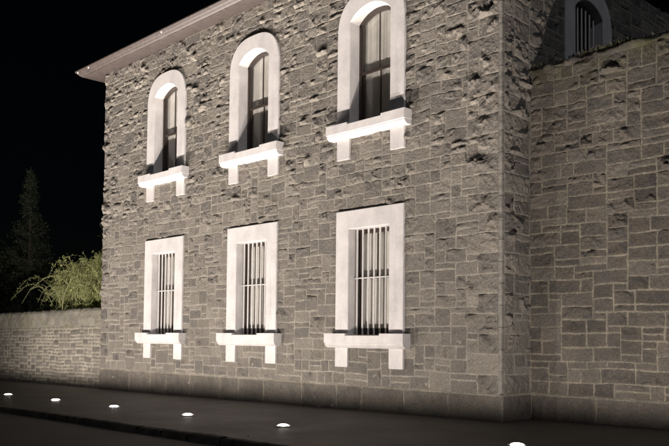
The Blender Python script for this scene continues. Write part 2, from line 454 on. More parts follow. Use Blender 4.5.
# left end and back walls (rough, plain)
def plain_wall(name, P, W2, H2, mp, parent, mat, res=.09, z0=0.0):
    r_ = layout(W2, H2, .2, .15, lambda s, z: False, [2, 3, 4, 5], [1, 2, 2, 3], rng)
    V, F, T, Mo = masonry([(a, b_, c + z0, d + z0, 0) for a, b_, c, d, q in r_], res, rng, .03, .026, sheet=(0, W2, z0, z0 + H2, .2))
    return np_mesh(name, mp(V), F, mat, parent, {'tone': T, 'mortar': Mo, 'moss': T * 0})
plain_wall('end_wall', None, RD, EAVE, lambda V: np.stack([XL - V[:, 2], RD - V[:, 0], V[:, 1]], -1), bld, M_FACADE, z0=-.2)
plain_wall('back_wall', None, W_, EAVE, lambda V: np.stack([-V[:, 0] , RD + V[:, 2], V[:, 1]], -1), bld, M_FACADE, res=.2, z0=-.2)

# plinth: big ashlar blocks
def plinth(name, s_end, mp, seed, mat, z_top, proud, gfun, parent, joints):
    r = np.random.default_rng(seed); rc = []; s = 0.0
    for w in joints: rc.append((s, s + w, 0.0, 1.0)); s += w
    Vs, Fs, T, Mo = [], [], [], []; base = 0
    for (a, b_, _, _) in rc:
        jt = .013; a0 = a + jt; a1 = b_ - jt; nu = max(8, int((a1 - a0) / .03)); nv = 22
        s_ = np.linspace(a0, a1, nu + 1); t_ = np.linspace(0, 1, nv + 1)
        s_[1] = a0 + .008; s_[-2] = a1 - .008
        SS, TT = np.meshgrid(s_, t_); GG = gfun(SS) - .12
        ZZ = GG + (z_top - .006 - GG) * TT
        d = np.minimum(np.minimum(SS - a0, a1 - SS), z_top - .006 - ZZ)
        sd = int(r.integers(0, 9999)); A = .010 + .012 * r.random()
        h = proud + A * fbm(SS + sd, ZZ, 4, 3, sd) + .009 * fbm(SS, ZZ, 12, 3, sd) - .010 * np.clip(fbm(SS + sd, ZZ, 3.1, 3, sd + 4) - .3, 0, .3)
        h = np.where(d < 1e-6, proud - .014, h + .003)
        P = np.stack([SS, ZZ, h], -1).reshape(-1, 3); idx = np.arange(len(P)).reshape(nv + 1, nu + 1)
        f = np.stack([idx[:-1, :-1], idx[:-1, 1:], idx[1:, 1:], idx[1:, :-1]], -1).reshape(-1, 4)
        Vs.append(P); Fs.append(f + base); base += len(P)
        T.append(np.full(len(P), np.clip(r.normal(.5, .22), 0, 1))); Mo.append((np.clip(1 - d / .010, 0, 1) * .8).reshape(-1))
        # sloping top ledge of the block
        P = np.array([(a0, z_top - .006, proud - .012), (a1, z_top - .006, proud - .012), (a1, z_top + .02, -.02), (a0, z_top + .02, -.02)])
        Vs.append(P); Fs.append(np.array([[0, 1, 2, 3]]) + base); base += 4; T.append(np.full(4, .6)); Mo.append(np.full(4, .5))
    # mortar behind
    n = 60; s_ = np.linspace(0, s, n + 1); P = []
    for q in s_: P += [(q, float(gfun(q)) - .12, proud - .010), (q, z_top, proud - .010), (q, z_top + .015, -.02)]
    P = np.array(P); f = []
    for i in range(n):
        for k2 in range(2): a = i * 3 + k2; f.append((a, a + 3, a + 4, a + 1))
    Vs.append(P); Fs.append(np.array(f) + base); T.append(np.full(len(P), .5)); Mo.append(np.full(len(P), .9))
    V = np.concatenate(Vs); F = np.concatenate(Fs)
    return np_mesh(name, mp(V), F, mat, parent, {'tone': np.concatenate(T), 'mortar': np.concatenate(Mo), 'moss': np.zeros(len(V))})
r1 = np.random.default_rng(21); js = []; s = 0
while s < W_ + .05:
    w = r1.uniform(.75, 1.5)
    if W_ + .05 - s - w < .7: w = W_ + .05 - s
    js.append(w); s += w
    if s >= W_ + .049: break
PR = .05
plinth('plinth', W_, lambda V: np.stack([-V[:, 0] + PR, -V[:, 2], V[:, 1]], -1), 31, M_PLINTH, PLZ, PR, lambda s: GS * -s, bld, js)
plinth('plinth', DR, lambda V: np.stack([V[:, 2], V[:, 0] - PR, V[:, 1]], -1), 32, M_PLINTH, PLZ, PR, lambda s: 0 * s, bld, [DR + .3])

# roof, eaves
roof = None
OV, OVX = .45, .85
ZS = EAVE
bm = bmesh.new()
x0, x1, y0, y1 = XL - OVX, OV, -OV, RD + OV
box(bm, x0, x1, y0, y1, ZS, ZS + .04)                 # soffit boarding
bm_obj('soffit', bm, M_SOFFIT, bld)
# the ogee gutter runs round all four sides
prof = [(-.03, -.004), (.03, .0), (.035, .015), (.08, .04), (.12, .08), (.15, .105), (.19, .15), (.20, .155), (.205, .19), (.18, .193), (.0, .19)]
bm = bmesh.new()
rings = []
for (o_, z_) in prof:
    rings.append([bm.verts.new((x0 - o_, y0 - o_, ZS + z_)), bm.verts.new((x1 + o_, y0 - o_, ZS + z_)), bm.verts.new((x1 + o_, y1 + o_, ZS + z_)), bm.verts.new((x0 - o_, y1 + o_, ZS + z_))])
for a, b_ in zip(rings, rings[1:]):
    for i in range(4): bm.faces.new((a[i], a[(i + 1) % 4], b_[(i + 1) % 4], b_[i]))
bm_obj('gutter', bm, M_GUTTER, bld)
for gx in (x0 - .02, x0 + .75, -11.6, -8.1, -5.2, -2.4):   # pale fixing clips on the gutter front
    bm = bmesh.new(); box(bm, gx - .02, gx + .02, y0 - .20, y0 - .165, ZS + .10, ZS + .15, .006)
    bm_obj('gutter_clip', bm, M_BAR, bld)
bm = bmesh.new()                                       # hipped slate roof
a = [bm.verts.new(p) for p in ((x0 - .1, y0 - .1, ZS + .19), (x1 + .1, y0 - .1, ZS + .19), (x1 + .1, y1 + .1, ZS + .19), (x0 - .1, y1 + .1, ZS + .19))]
t1, t2 = bm.verts.new((x0 + 5.4, (y0 + y1) / 2, ZS + 2.6)), bm.verts.new((x1 - 5.4, (y0 + y1) / 2, ZS + 2.6))
for f in ((a[0], a[1], t2, t1), (a[1], a[2], t2), (a[2], a[3], t1, t2), (a[3], a[0], t1)): bm.faces.new(f)
bm.faces.new(a[::-1])
bm_obj('roof', bm, M_ROOF, bld)

# ------------------------------------------------------------------ windows
def ring_mesh(bm, outer, inner, yf, yb_out, yb_in, ch=.012):
    """surround: front face at y=-yf, outside edge going back, reveal going back to yb_in. y negative is outwards"""
    n = len(outer)
    def row(pts, y): return [bm.verts.new((x, y, z)) for x, z in pts]
    def shrink(pts, d, sgn):
        cx = 0; out = []
        for i, (x, z) in enumerate(pts):
            a = Vector(pts[max(i - 1, 0)]); c = Vector(pts[min(i + 1, len(pts) - 1)]); t = (c - a)
            if i == 0 or i == len(pts) - 1: nrm = Vector((math.copysign(1, x), 0))
            elif len(pts) == 4: nrm = Vector((math.copysign(1, x), 1))
            else:
                t.normalize(); nrm = Vector((-t.y, t.x))
            out.append((x + nrm.x * d * sgn, z + nrm.y * d * sgn))
        return out
    rows = [row(outer, yb_out), row(outer, -yf + ch), row(shrink(outer, ch, -1), -yf), row(shrink(inner, ch, 1), -yf), row(inner, -yf + ch), row(inner, yb_in)]
    for A, B in zip(rows, rows[1:]):
        for i in range(n - 1): bm.faces.new((A[i], A[i + 1], B[i + 1], B[i]))
def xf(o, rot, loc):
    """place a window mesh: rotate about z then translate (in mesh data)"""
    o.data.transform(Matrix.Translation(loc) @ Matrix.Rotation(rot, 4, 'Z'))
def window(axis_pt, rot, upper, barred, label, curtain=True):
    MT = Matrix.Translation(axis_pt) @ Matrix.Rotation(rot, 4, 'Z')
    zs = Z_US if upper else Z_LS
    root_at = MT @ Vector((0, 0, zs))
    def fin(name, bm, mat, parent, smooth=False):
        bm.transform(MT); return bm_obj(name, bm, mat, parent, smooth)
    bm = bmesh.new()
    outl, innl = (outer_upper(), inner_upper()) if upper else (outer_lower(), inner_lower())
    ring_mesh(bm, outl, innl, .062, .03, .62)
    # the feet under the jambs
    for s in (-1, 1):
        xa, xb = sorted((s * (HW - .004), s * (HI + .01)))
        box(bm, xa, xb, -.058, .02, (5.82 if upper else .925), zs - .335, .008)
    bm.transform(MT)
    w = bm_obj('window', bm, M_WHITE, bld, origin=root_at)
    w['label'] = label
    # sill
    bm = bmesh.new(); E_ = HW + .172; SP = .257
    fr_ = [(.02, zs - .03), (-SP + .03, zs - .045), (-SP, zs - .05), (-SP, zs - .225), (-SP + .02, zs - .235), (-SP + .02, zs - .26), (-SP + .055, zs - .30), (-SP + .10, zs - .335), (.02, zs - .335)]
    extrude_profile(bm, fr_, -E_ + .012, E_ - .012)
    for s in (-1, 1):                                  # raised stools under the jambs
        xa, xb = sorted((s * E_, s * (HI - .10)))
        box(bm, xa, xb, -SP - .004, .015, zs - .226, zs, .008)
    box(bm, -HI, HI, .0, .55, zs - .1, zs - .034)      # sloping base of the reveal
    fin('sill', bm, M_WHITE, w)
    top = (ZAPI if upper else 4.15); Y0 = .25 if upper else .235
    h = ZAPI - ZSPI; Rr = (HI * HI + h * h) / (2 * h)
    def zt(x): return (ZAPI - Rr + math.sqrt(max(Rr * Rr - x * x, 0))) if upper else 4.15
    mid = 7.9 if upper else 3.02
    # box frame and sashes
    bm = bmesh.new(); fw = .06
    for s in (-1, 1):
        xa, xb = sorted((s * HI, s * (HI - fw))); box(bm, xa, xb, Y0, Y0 + .12, zs - .03, zt(HI - .01) - .002, .006)
    seg = 14 if upper else 1
    for i in range(seg):
        xa, xb = -HI + 2 * HI * i / seg, -HI + 2 * HI * (i + 1) / seg
        vs = []
        for y in (Y0, Y0 + .12):
            for x, o_ in ((xa, -.004), (xb, -.004), (xb, -.085), (xa, -.085)): vs.append(bm.verts.new((x, y, zt(x) + o_)))
        for f in ((0, 1, 2, 3), (7, 6, 5, 4), (3, 2, 6, 7), (0, 4, 5, 1)): bm.faces.new([vs[q] for q in f])
    box(bm, -HI + fw, HI - fw, Y0 + .01, Y0 + .11, zs - .03, zs + .05, .006)
    fin('window_frame', bm, M_SASH, w)
    for nm, za, zb, yy in (('upper_sash', mid - .03, None, Y0 + .02), ('lower_sash', zs + .05, mid + .035, Y0 + .065)):
        bm = bmesh.new(); iw = HI - fw
        tz = (lambda x: zt(x) - .08) if zb is None else (lambda x: zb)
        for s in (-1, 1):
            xa, xb = sorted((s * iw, s * (iw - .045))); box(bm, xa, xb, yy, yy + .04, za, tz(iw) - .004, .004)
        box(bm, -iw + .045, iw - .045, yy + .002, yy + .038, za, za + (.06 if zb is None else .08), .004)
        if zb is not None: box(bm, -iw + .045, iw - .045, yy + .002, yy + .038, zb - .05, zb, .004)
        box(bm, -.012, .012, yy + .005, yy + .035, za + .02, tz(0) - .03)
        fin(nm, bm, M_SASH, w)
        bm = bmesh.new()
        n_ = 12; lo = [bm.verts.new((-iw + .03 + (2 * iw - .06) * i / n_, yy + .02, za + .02)) for i in range(n_ + 1)]
        up = [bm.verts.new((v.co.x, yy + .02, tz(v.co.x) - .02)) for v in lo]
        for i in range(n_): bm.faces.new((lo[i], lo[i + 1], up[i + 1], up[i]))
        fin('pane', bm, M_GLASS, w)
    if curtain:
        bm = bmesh.new(); n_ = 110; x_a, x_b = -HI + .07, HI - .01
        L_, U_ = [], []
        for i in range(n_ + 1):
            x = x_a + (x_b - x_a) * i / n_
            y = Y0 + .13 + .005 * math.sin(x * 47 + axis_pt[0]) + .006 * math.sin(x * 19.3 + 2 * axis_pt[0])
            L_.append(bm.verts.new((x, y, zs + .02))); U_.append(bm.verts.new((x * .985, y * .6 + (Y0 + .15) * .4, zt(x) - .05)))
        for i in range(n_): bm.faces.new((L_[i], L_[i + 1], U_[i + 1], U_[i]))
        fin('curtain', bm, M_CURTAIN, w, True)
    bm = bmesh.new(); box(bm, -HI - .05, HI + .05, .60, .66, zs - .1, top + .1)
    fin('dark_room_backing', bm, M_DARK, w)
    if barred:
        yb = .15; nb = 7
        for i in range(nb):
            x = -HI + .09 + (2 * HI - .18) * i / (nb - 1)
            bm = bmesh.new(); tube(bm, [(x, yb, zs - .04), (x, yb, zt(x) + .01)], .023, .023, 10)
            fin('bar', bm, M_BAR, w, True)
        if not upper:
            bm = bmesh.new(); box(bm, -HI, HI, yb - .028, yb + .028, 2.99, 3.015, .004)
            fin('cross_bar', bm, M_BAR, w)
    return w
for i, c in enumerate(WC):
    nm = ('right hand', 'middle', 'left hand')[i]
    window((c, 0, 0), 0, False, True, f'{nm} ground floor window behind white iron bars')
    window((c, 0, 0), 0, True, False, f'{nm} arched upper window with timber sashes')
window((0, YW, 0), math.pi / 2, True, True, 'dim arched barred window in the side wall', curtain=False)

# =================================================================== TALL WALL ON THE RIGHT
RW = 12.0; HR = ZR - PLZ
rw = empty('high_stone_wall', (RW / 2, DR + .3, 0), 'tall dark rough bluestone wall right of the building with weedy uneven top', 'wall')
def rect_layout_right():
    return layout(RW, HR, .14, .135, lambda s, z: False, [2, 3, 3, 4, 4, 5], [1, 1, 2, 2, 2, 2], rng)
rects = [(a, b_, c + PLZ, d + PLZ, 0) for a, b_, c, d, q in rect_layout_right()]
near = [t for t in rects if t[0] < 4.2]; far = [t for t in rects if t[0] >= 4.2]
def rmap(V):
    top = np.clip((V[:, 1] - (ZR - .5)) / .5, 0, 1)
    z = V[:, 1] + top * (.05 * fbm(V[:, 0], V[:, 0] * 0, 1.9, 3, 91) + .03)
    return np.stack([V[:, 0], DR - V[:, 2], z], -1)
parts = [masonry(near, .024, rng, .036, .012, flat=.2, sheet=(0, RW, PLZ, ZR, .06)), masonry(far, .05, rng, .030, .024)]
V = np.concatenate([q[0] for q in parts]); F = np.concatenate([parts[0][1], parts[1][1] + len(parts[0][0])])
T = np.concatenate([q[2] for q in parts]); Mo = np.concatenate([q[3] for q in parts])
np_mesh('wall_face', rmap(V), F, M_RIGHT, rw, smooth=False, attrs={'tone': T, 'mortar': Mo, 'moss': np.clip((V[:, 1] - ZR + .7) / .7, 0, 1) * .6})
# rough capping: lumpy top sheet of rubble and mortar
def cap(name, x0, x1, prof, res, amp, mat, parent, seed, zfun=lambda x: 0.0):
    """prof: list of (y,z) across the wall"""
    pr = [Vector(p) for p in prof]; pts = []
    for a, b_ in zip(pr, pr[1:]):
        n = max(1, int((b_ - a).length / res)); pts += [a + (b_ - a) * i / n for i in range(n)]
    pts.append(pr[-1])
    xs = np.linspace(x0, x1, int((x1 - x0) / res) + 1); n = len(pts)
    X, K = np.meshgrid(xs, np.arange(n)); Y = np.array([p.x for p in pts])[K]; Z = np.array([p.y for p in pts])[K]
    L = K * res
    cell = vnoise(X * 4.3 + .4 * fbm(X, L, 3, 2, 3), L * 3.1 + Y * 3, seed)
    d = amp * (1.3 * fbm(X, L * 1.0, 2.9, 5, seed) + .5 * np.clip(fbm(X + 3, L, 4.1, 3, seed + 7) * 6, -1, 1) - .1) + amp * 1.0 * np.abs(fbm(X, L, 12, 4, seed + 2))
    tv = np.array([(pts[min(i + 1, n - 1)] - pts[max(i - 1, 0)]).normalized() for i in range(n)])
    ny, nz = -tv[:, 1][K], tv[:, 0][K]
    edge = np.minimum(K / 2, 1)
    P = np.stack([X, Y + ny * d * edge, Z + nz * d * edge + zfun(X)], -1).reshape(-1, 3)
    idx = np.arange(len(P)).reshape(n, len(xs))
    f = np.stack([idx[:-1, :-1], idx[:-1, 1:], idx[1:, 1:], idx[1:, :-1]], -1).reshape(-1, 4)
    tone = np.clip(cell * .9, 0, 1).reshape(-1)
    return np_mesh(name, P, f, mat, parent, {'tone': tone, 'mortar': np.zeros(len(P)), 'moss': np.clip(vnoise(X * 2, L * 2, 4) * 1.4 - .3, 0, 1).reshape(-1)})
cap('wall_top', 0.0, RW, [(DR - .01, ZR - .06), (DR - .02, ZR + .04), (DR + .10, ZR + .12), (DR + .35, ZR + .15), (DR + .6, ZR + .05), (DR + .62, ZR - .3)], .035, .05, M_RIGHT, rw, 15)
bm = bmesh.new(); box(bm, .02, RW, DR + .30, DR + .60, -.3, ZR - .02); bm_obj('wall_back', bm, M_RIGHT, rw)
r1 = np.random.default_rng(5); js = []; s = 0
for w in [.06, 1.42, 1.52, .72, 1.3, .9, 1.25, 1.1, .8, 1.4, 1.0]: js.append(w); s += w
js.append(RW - s)
plinth('plinth', RW, lambda V: np.stack([RW - V[:, 0], DR - V[:, 2], V[:, 1]], -1), 33, M_PLINTH, PLZ - .01, .06, lambda s: GS * (RW - s) * 0 + 0, rw, js[::-1])

# =================================================================== LOW WALL ON THE LEFT
YL = .16; ZL = 2.62; LW = 24.0
lw = empty('low_stone_wall', (XL - LW / 2, YL + .2, gz(XL)), 'low wall of small squared bluestones with lichened rounded top, left of the building', 'wall')
rects = layout(LW, 2.35 + .05, .15, .12, lambda s, z: False, [2, 2, 3, 3, 4], [1, 1, 1, 2, 2], rng)
rects = [(a, b_, c, d, 0) for a, b_, c, d, q in rects]
V, F, T, Mo = masonry(rects, .04, rng, .012, .042, flat=.4, sheet=(0, LW, -.02, 2.4, .08))
np_mesh('wall_face', np.stack([XL + .12 - V[:, 0], YL - V[:, 2], V[:, 1] + GS * (XL - V[:, 0]) ], -1), F[:, ::-1], M_LEFT, lw, {'tone': T, 'mortar': Mo, 'moss': np.clip((V[:, 1] - 1.9) / .5, 0, 1)})
cap('coping', XL - LW, XL + .1, [(YL - .005, 2.12), (YL - .03, 2.40), (YL - .01, 2.66), (YL + .05, 2.76), (YL + .32, 2.79), (YL + .42, 2.6), (YL + .45, 2.0)], .035, .022, M_CAPST, lw, 44, lambda X: GS * X)
bm = bmesh.new(); box(bm, XL - LW, XL + .05, YL + .2, YL + .42, -.8, 2.1); bm_obj('wall_back', bm, M_LEFT, lw)

# =================================================================== GROUND
def ground(name, x0, x1, y0, y1, dz, mat, nx=80, ny=24, nz_=.006, label=None):
    xs = np.linspace(x0, x1, nx + 1); ys = np.linspace(y0, y1, ny + 1); X, Y = np.meshgrid(xs, ys)
    Z = np.clip(X, -45, 12) * GS + dz + nz_ * fbm(X, Y, .6, 3, 12)
    P = np.stack([X, Y, Z], -1).reshape(-1, 3); idx = np.arange(len(P)).reshape(ny + 1, nx + 1)
    f = np.stack([idx[:-1, :-1], idx[:-1, 1:], idx[1:, 1:], idx[1:, :-1]], -1).reshape(-1, 4)
    return tag(np_mesh(name, P, f, mat), label, None, None, 'structure')
KY = -5.66
ground('pavement', -60, 30, KY + .14, .5, 0, M_PAVE, 240, 30, .012)
ground('pavement_by_high_wall', -.2, 30, .4, DR + .3, -.004, M_PAVE, 40, 4, .004)
ground('road', -60, 30, -30, KY - .0, -.115, M_ROAD, 160, 40, .015)
ground('ground', -400, 400, -300, 400, -.9, M_EARTH, 60, 60, .0)
ground('garden_soil', -60, 30, .5, 40, -.03, M_EARTH, 60, 30, .1)
# kerb: rough bluestone blocks in a line
Vs, Fs, T, Mo = [], [], [], []; base = 0; x = -60.0; r1 = np.random.default_rng(9)
while x < 20:
    L_ = r1.uniform(.5, 1.1); g = .012; nu = max(3, int(L_ / .05)); sd = int(r1.integers(0, 9999)); dz = r1.normal(0, .004); dy = r1.normal(0, .006)
    pr = [(-.02, -.16), (-.015, -.06), (-.01, -.012), (.012, .006), (.06, .010), (.11, .008), (.155, .0), (.16, -.03)]
    xs = np.linspace(x + g, x + L_ - g, nu + 1)
    X, K = np.meshgrid(xs, np.arange(len(pr))); Y = np.array([p[0] for p in pr])[K]; Z = np.array([p[1] for p in pr])[K]
    nn = fbm(X + sd, K * .06, 8, 3, sd)
    endf = np.minimum(1, np.minimum(X - x, x + L_ - X) / .06)
    P = np.stack([X, KY + Y + dy - .018 * nn * (K < 4), np.clip(X, -45, 12) * GS + Z + dz + .012 * nn - .012 * (1 - endf)], -1).reshape(-1, 3)
    idx = np.arange(len(P)).reshape(len(pr), nu + 1)
    f = np.stack([idx[:-1, :-1], idx[:-1, 1:], idx[1:, 1:], idx[1:, :-1]], -1).reshape(-1, 4)
    Vs.append(P); Fs.append(f + base); base += len(P); T.append(np.full(len(P), np.clip(r1.normal(.5, .3), 0, 1))); Mo.append(np.zeros(len(P)))
    x += L_
tag(np_mesh('kerb', np.concatenate(Vs), np.concatenate(Fs), M_KERB, None, {'tone': np.concatenate(T), 'mortar': np.concatenate(Mo)}), None, None, None, 'structure')
# grit in the angle between footpath and wall, fallen leaves
r1 = np.random.default_rng(77); Vs = []; Fs = []
for i in range(420):
    if r1.random() < .55: px, py = r1.uniform(-20, 4), -.08 - abs(r1.normal(0, .10))
    elif r1.random() < .5: px, py = r1.uniform(-20, 4), KY + .2 + abs(r1.normal(0, .25))
    else: px, py = r1.uniform(-16, 4), r1.uniform(KY + .2, -.2)
    a = r1.random() * 6.28; l = r1.uniform(.012, .035); w = l * .5; zz = gz(px) + .016
    d1 = np.array([math.cos(a), math.sin(a), r1.uniform(-.1, .4)]) * l; d2 = np.array([-math.sin(a), math.cos(a), r1.uniform(-.2, .4)]) * w
    c0 = np.array([px, py, zz + .004]); n0 = len(Vs) ; Vs += [c0 - d1, c0 + d2, c0 + d1, c0 - d2]; Fs.append((n0, n0 + 1, n0 + 2, n0 + 3))
tag(np_mesh('leaf_litter', np.array(Vs), np.array(Fs), M_LITTER, smooth=False), 'few dry leaves and grit scattered on the dark footpath', 'leaf litter', None, 'stuff')

# weeds along the top of the tall wall
r1 = np.random.default_rng(78); Vs = []; Fs = []
for i in range(900):
    px = r1.uniform(.05, 5.5); dens = float(vnoise(np.array(px * 1.6), np.array(.0), 3))
    if r1.random() > dens * 1.1: continue
    py = DR + r1.uniform(-.03, .25); zz = ZR + .08 + .02 * r1.random() + .35 * min(py - DR, .1)
    for q in range(3):
        a = r1.random() * 6.28; l = r1.uniform(.03, .12) * (.5 + dens); up = r1.uniform(.2, 1)
        d1 = np.array([math.cos(a) * (1 - up * .6), math.sin(a) * (1 - up * .6), up]) * l
        d2 = np.array([-math.sin(a), math.cos(a), 0]) * r1.uniform(.006, .014)
        c0 = np.array([px, py, zz]); n0 = len(Vs); Vs += [c0 - d2 * .4, c0 + d1 * .5 - d2, c0 + d1, c0 + d1 * .5 + d2]; Fs.append((n0, n0 + 1, n0 + 2, n0 + 3))
tag(np_mesh('wall_weeds', np.array(Vs), np.array(Fs), M_WEED, smooth=False), 'low weeds and moss growing along the top of the tall stone wall', 'weeds', None, 'stuff')

# =================================================================== PLANTS
def leaf_quads(pts, size, r, droop=.0, narrow=.45):
    Vs = np.zeros((len(pts) * 4, 3)); n = len(pts)
    d = r.normal(size=(n, 3)); d[:, 2] -= droop; d /= np.linalg.norm(d, axis=1)[:, None]
    e = np.cross(d, r.normal(size=(n, 3))); e /= np.linalg.norm(e, axis=1)[:, None]
    L_ = (size * (.5 + r.random(n)))[:, None]; d = d * L_; e = e * L_ * narrow; p = np.array(pts)
    Vs[0::4] = p; Vs[1::4] = p + d * .5 - e * .5; Vs[2::4] = p + d; Vs[3::4] = p + d * .5 + e * .5
    return Vs, np.arange(n * 4).reshape(n, 4)
# arching shrub tumbling over the low wall beside the building
SX, SY = -19.3, 1.3
sh = empty('arching_shrub', (SX, SY, -.2), 'pale yellow green shrub with arching bare canes above the low wall', 'shrub')
r1 = np.random.default_rng(4); bm = bmesh.new(); lp = []
def cane(p0, az, h, reach, drop, r0, n=12):
    pts = []
    for i in range(n + 1):
        t = i / n
        z = p0[2] + h * (1 - (1 - t * 1.25) ** 2) / 1.0 * (1 if t < .8 else 1) - drop * max(t - .6, 0) ** 2 * 6
        rr = reach * t ** 1.35
        pts.append((p0[0] + math.cos(az) * rr + r1.normal(0, .012), p0[1] + math.sin(az) * rr * .55 + r1.normal(0, .012), z + r1.normal(0, .012)))
    return pts
for i in range(450):
    az = r1.uniform(0, 6.28); h = r1.uniform(.7, 2.5) if i > 34 else r1.uniform(2.5, 3.5); reach = r1.uniform(.5, 2.1) if i > 34 else r1.uniform(1.6, 3.6)
    p0 = (SX + r1.normal(.35, 1.0), SY + r1.normal(0, .3), 2.1 + r1.uniform(-.1, .25))
    if i < 30: az = r1.uniform(2.6, 3.7); p0 = (p0[0] - r1.uniform(.2, 1.3), p0[1], p0[2]); h = r1.uniform(1.1, 3.2)
    pts = cane(p0, az, h * (.62 if reach > 1.6 else 1), reach, r1.uniform(.2, .7), .012)
    tube(bm, pts, r1.uniform(.009, .016) if i > 34 else .014, .003 if i > 34 else .006, 4)
    dens = 95 if i > 34 else 110
    for q in range(dens):
        t = r1.random() ** .8 * (len(pts) - 1); a = int(min(t, len(pts) - 2)); f = t - a
        P = np.array(pts[a]) * (1 - f) + np.array(pts[a + 1]) * f + r1.normal(0, .035 if i > 22 else .02, 3); lp.append(P)
    # side twigs
    for q in range(3):
        a = int(r1.integers(3, len(pts))); s_ = Vector(pts[a]); dd = Vector((r1.normal(), r1.normal() * .6, r1.normal() * .6 + .2)).normalized() * r1.uniform(.15, .45)
        tube(bm, [s_, s_ + dd * .5 + Vector((0, 0, .03)), s_ + dd], .005, .002, 3)
        for w in range(7): lp.append(np.array(s_ + dd * r1.random()) + r1.normal(0, .02, 3))
bm2 = bmesh.new()
for i in range(9):
    a = r1.random() * 6.28; tube(bm2, [(SX + math.cos(a) * .12, SY + math.sin(a) * .1, -.25), (SX + math.cos(a) * .25, SY + math.sin(a) * .2, .9), (SX + .25 + math.cos(a) * .55, SY + math.sin(a) * .35, 2.05)], .035, .015, 6)
bm_obj('stem', bm2, M_BARK, sh, True)
bm_obj('canes', bm, M_CANE, sh, True)
V, F = leaf_quads([p for p in lp if p[0] < XL - .06 and p[1] > .3 and p[2] > 1.9], .055, r1, .2)
o = np_mesh('leaves', V, F, M_SHRUBLEAF, None, smooth=False); put(o, sh)

def conifer(x, y, z0, H, Rb, seed, label, lean=0):
    r = np.random.default_rng(seed)
    t = empty('conifer_tree', (x, y, z0), label, 'tree')
    bm = bmesh.new(); tube(bm, [(x, y, z0 - .3), (x + lean * .5, y, z0 + H * .5), (x + lean, y, z0 + H)], .22, .02, 8)
    lp = []
    nlev = int(H * 5)
    for i in range(nlev):
        f = (i + .5) / nlev; zz = z0 + H * (.12 + .88 * f); rad = Rb * (1 - f) ** .85 * r.uniform(.35, 1.3) + .1
        for q in range(5):
            a = r.uniform(0, 6.28); up = rad * r.uniform(.25, .6)
            s_ = Vector((x + lean * f, y, zz)); e = s_ + Vector((math.cos(a) * rad, math.sin(a) * rad, up))
            mid = s_.lerp(e, .5) - Vector((0, 0, rad * .08)); tube(bm, [s_, mid, e], .02 * (1.1 - f), .005, 4)
            for w in range(int(26 + rad * 40)):
                u = r.random() ** .6; p = s_.lerp(mid, u * 2) if u < .5 else mid.lerp(e, u * 2 - 1)
                lp.append(np.array(p) + r.normal(0, .05 + .07 * rad * u, 3))
    o = bm_obj('trunk', bm, M_BARK, t, True)
    V, F = leaf_quads(lp, .13, r, -.4, .22); o = np_mesh('crown', V, F, M_CONIFER, None, smooth=False); put(o, t)
def broadleaf(x, y, z0, H, Rc, seed, label):
    r = np.random.default_rng(seed)
    t = empty('broadleaf_tree', (x, y, z0), label, 'tree')
    bm = bmesh.new(); tube(bm, [(x, y, z0 - .3), (x + .2, y, z0 + H * .3), (x, y + .1, z0 + H * .62)], .3, .12, 8)
    lp = []
    for i in range(34):
        a = r.uniform(0, 6.28); zz = r.uniform(.38, .98); rr = Rc * math.sqrt(max(.08, 1 - ((zz - .62) / .42) ** 2)) * r.uniform(.35, 1.0)
        e = Vector((x + math.cos(a) * rr, y + math.sin(a) * rr, z0 + H * zz)); s_ = Vector((x, y, z0 + H * r.uniform(.3, .6)))
        tube(bm, [s_, s_.lerp(e, .5) + Vector((0, 0, .2)), e], .07, .015, 5)
        cl = r.uniform(.5, 1.1)
        for w in range(300):
            d = r.normal(size=3); d /= np.linalg.norm(d); lp.append(np.array(e) + d * cl * r.random() ** .4 * np.array([1.1, 1.1, .7]))
    bm_obj('trunk', bm, M_BARK, t, True)
    V, F = leaf_quads(lp, .2, r, .2, .5); o = np_mesh('crown', V, F, M_TREELEAF, None, smooth=False); put(o, t)
conifer(-30.6, 3.9, -.4, 10.3, 1.5, 3, 'tall narrow conifer standing dim in the dark behind the low wall', -.5)
broadleaf(-36.5, 6.5, -.4, 7.0, 3.0, 11, 'dark bushy tree at the far left edge behind the low wall')
broadleaf(-27.2, 7.5, -.4, 8.0, 2.6, 12, 'dark bushy tree between the conifer and the building')

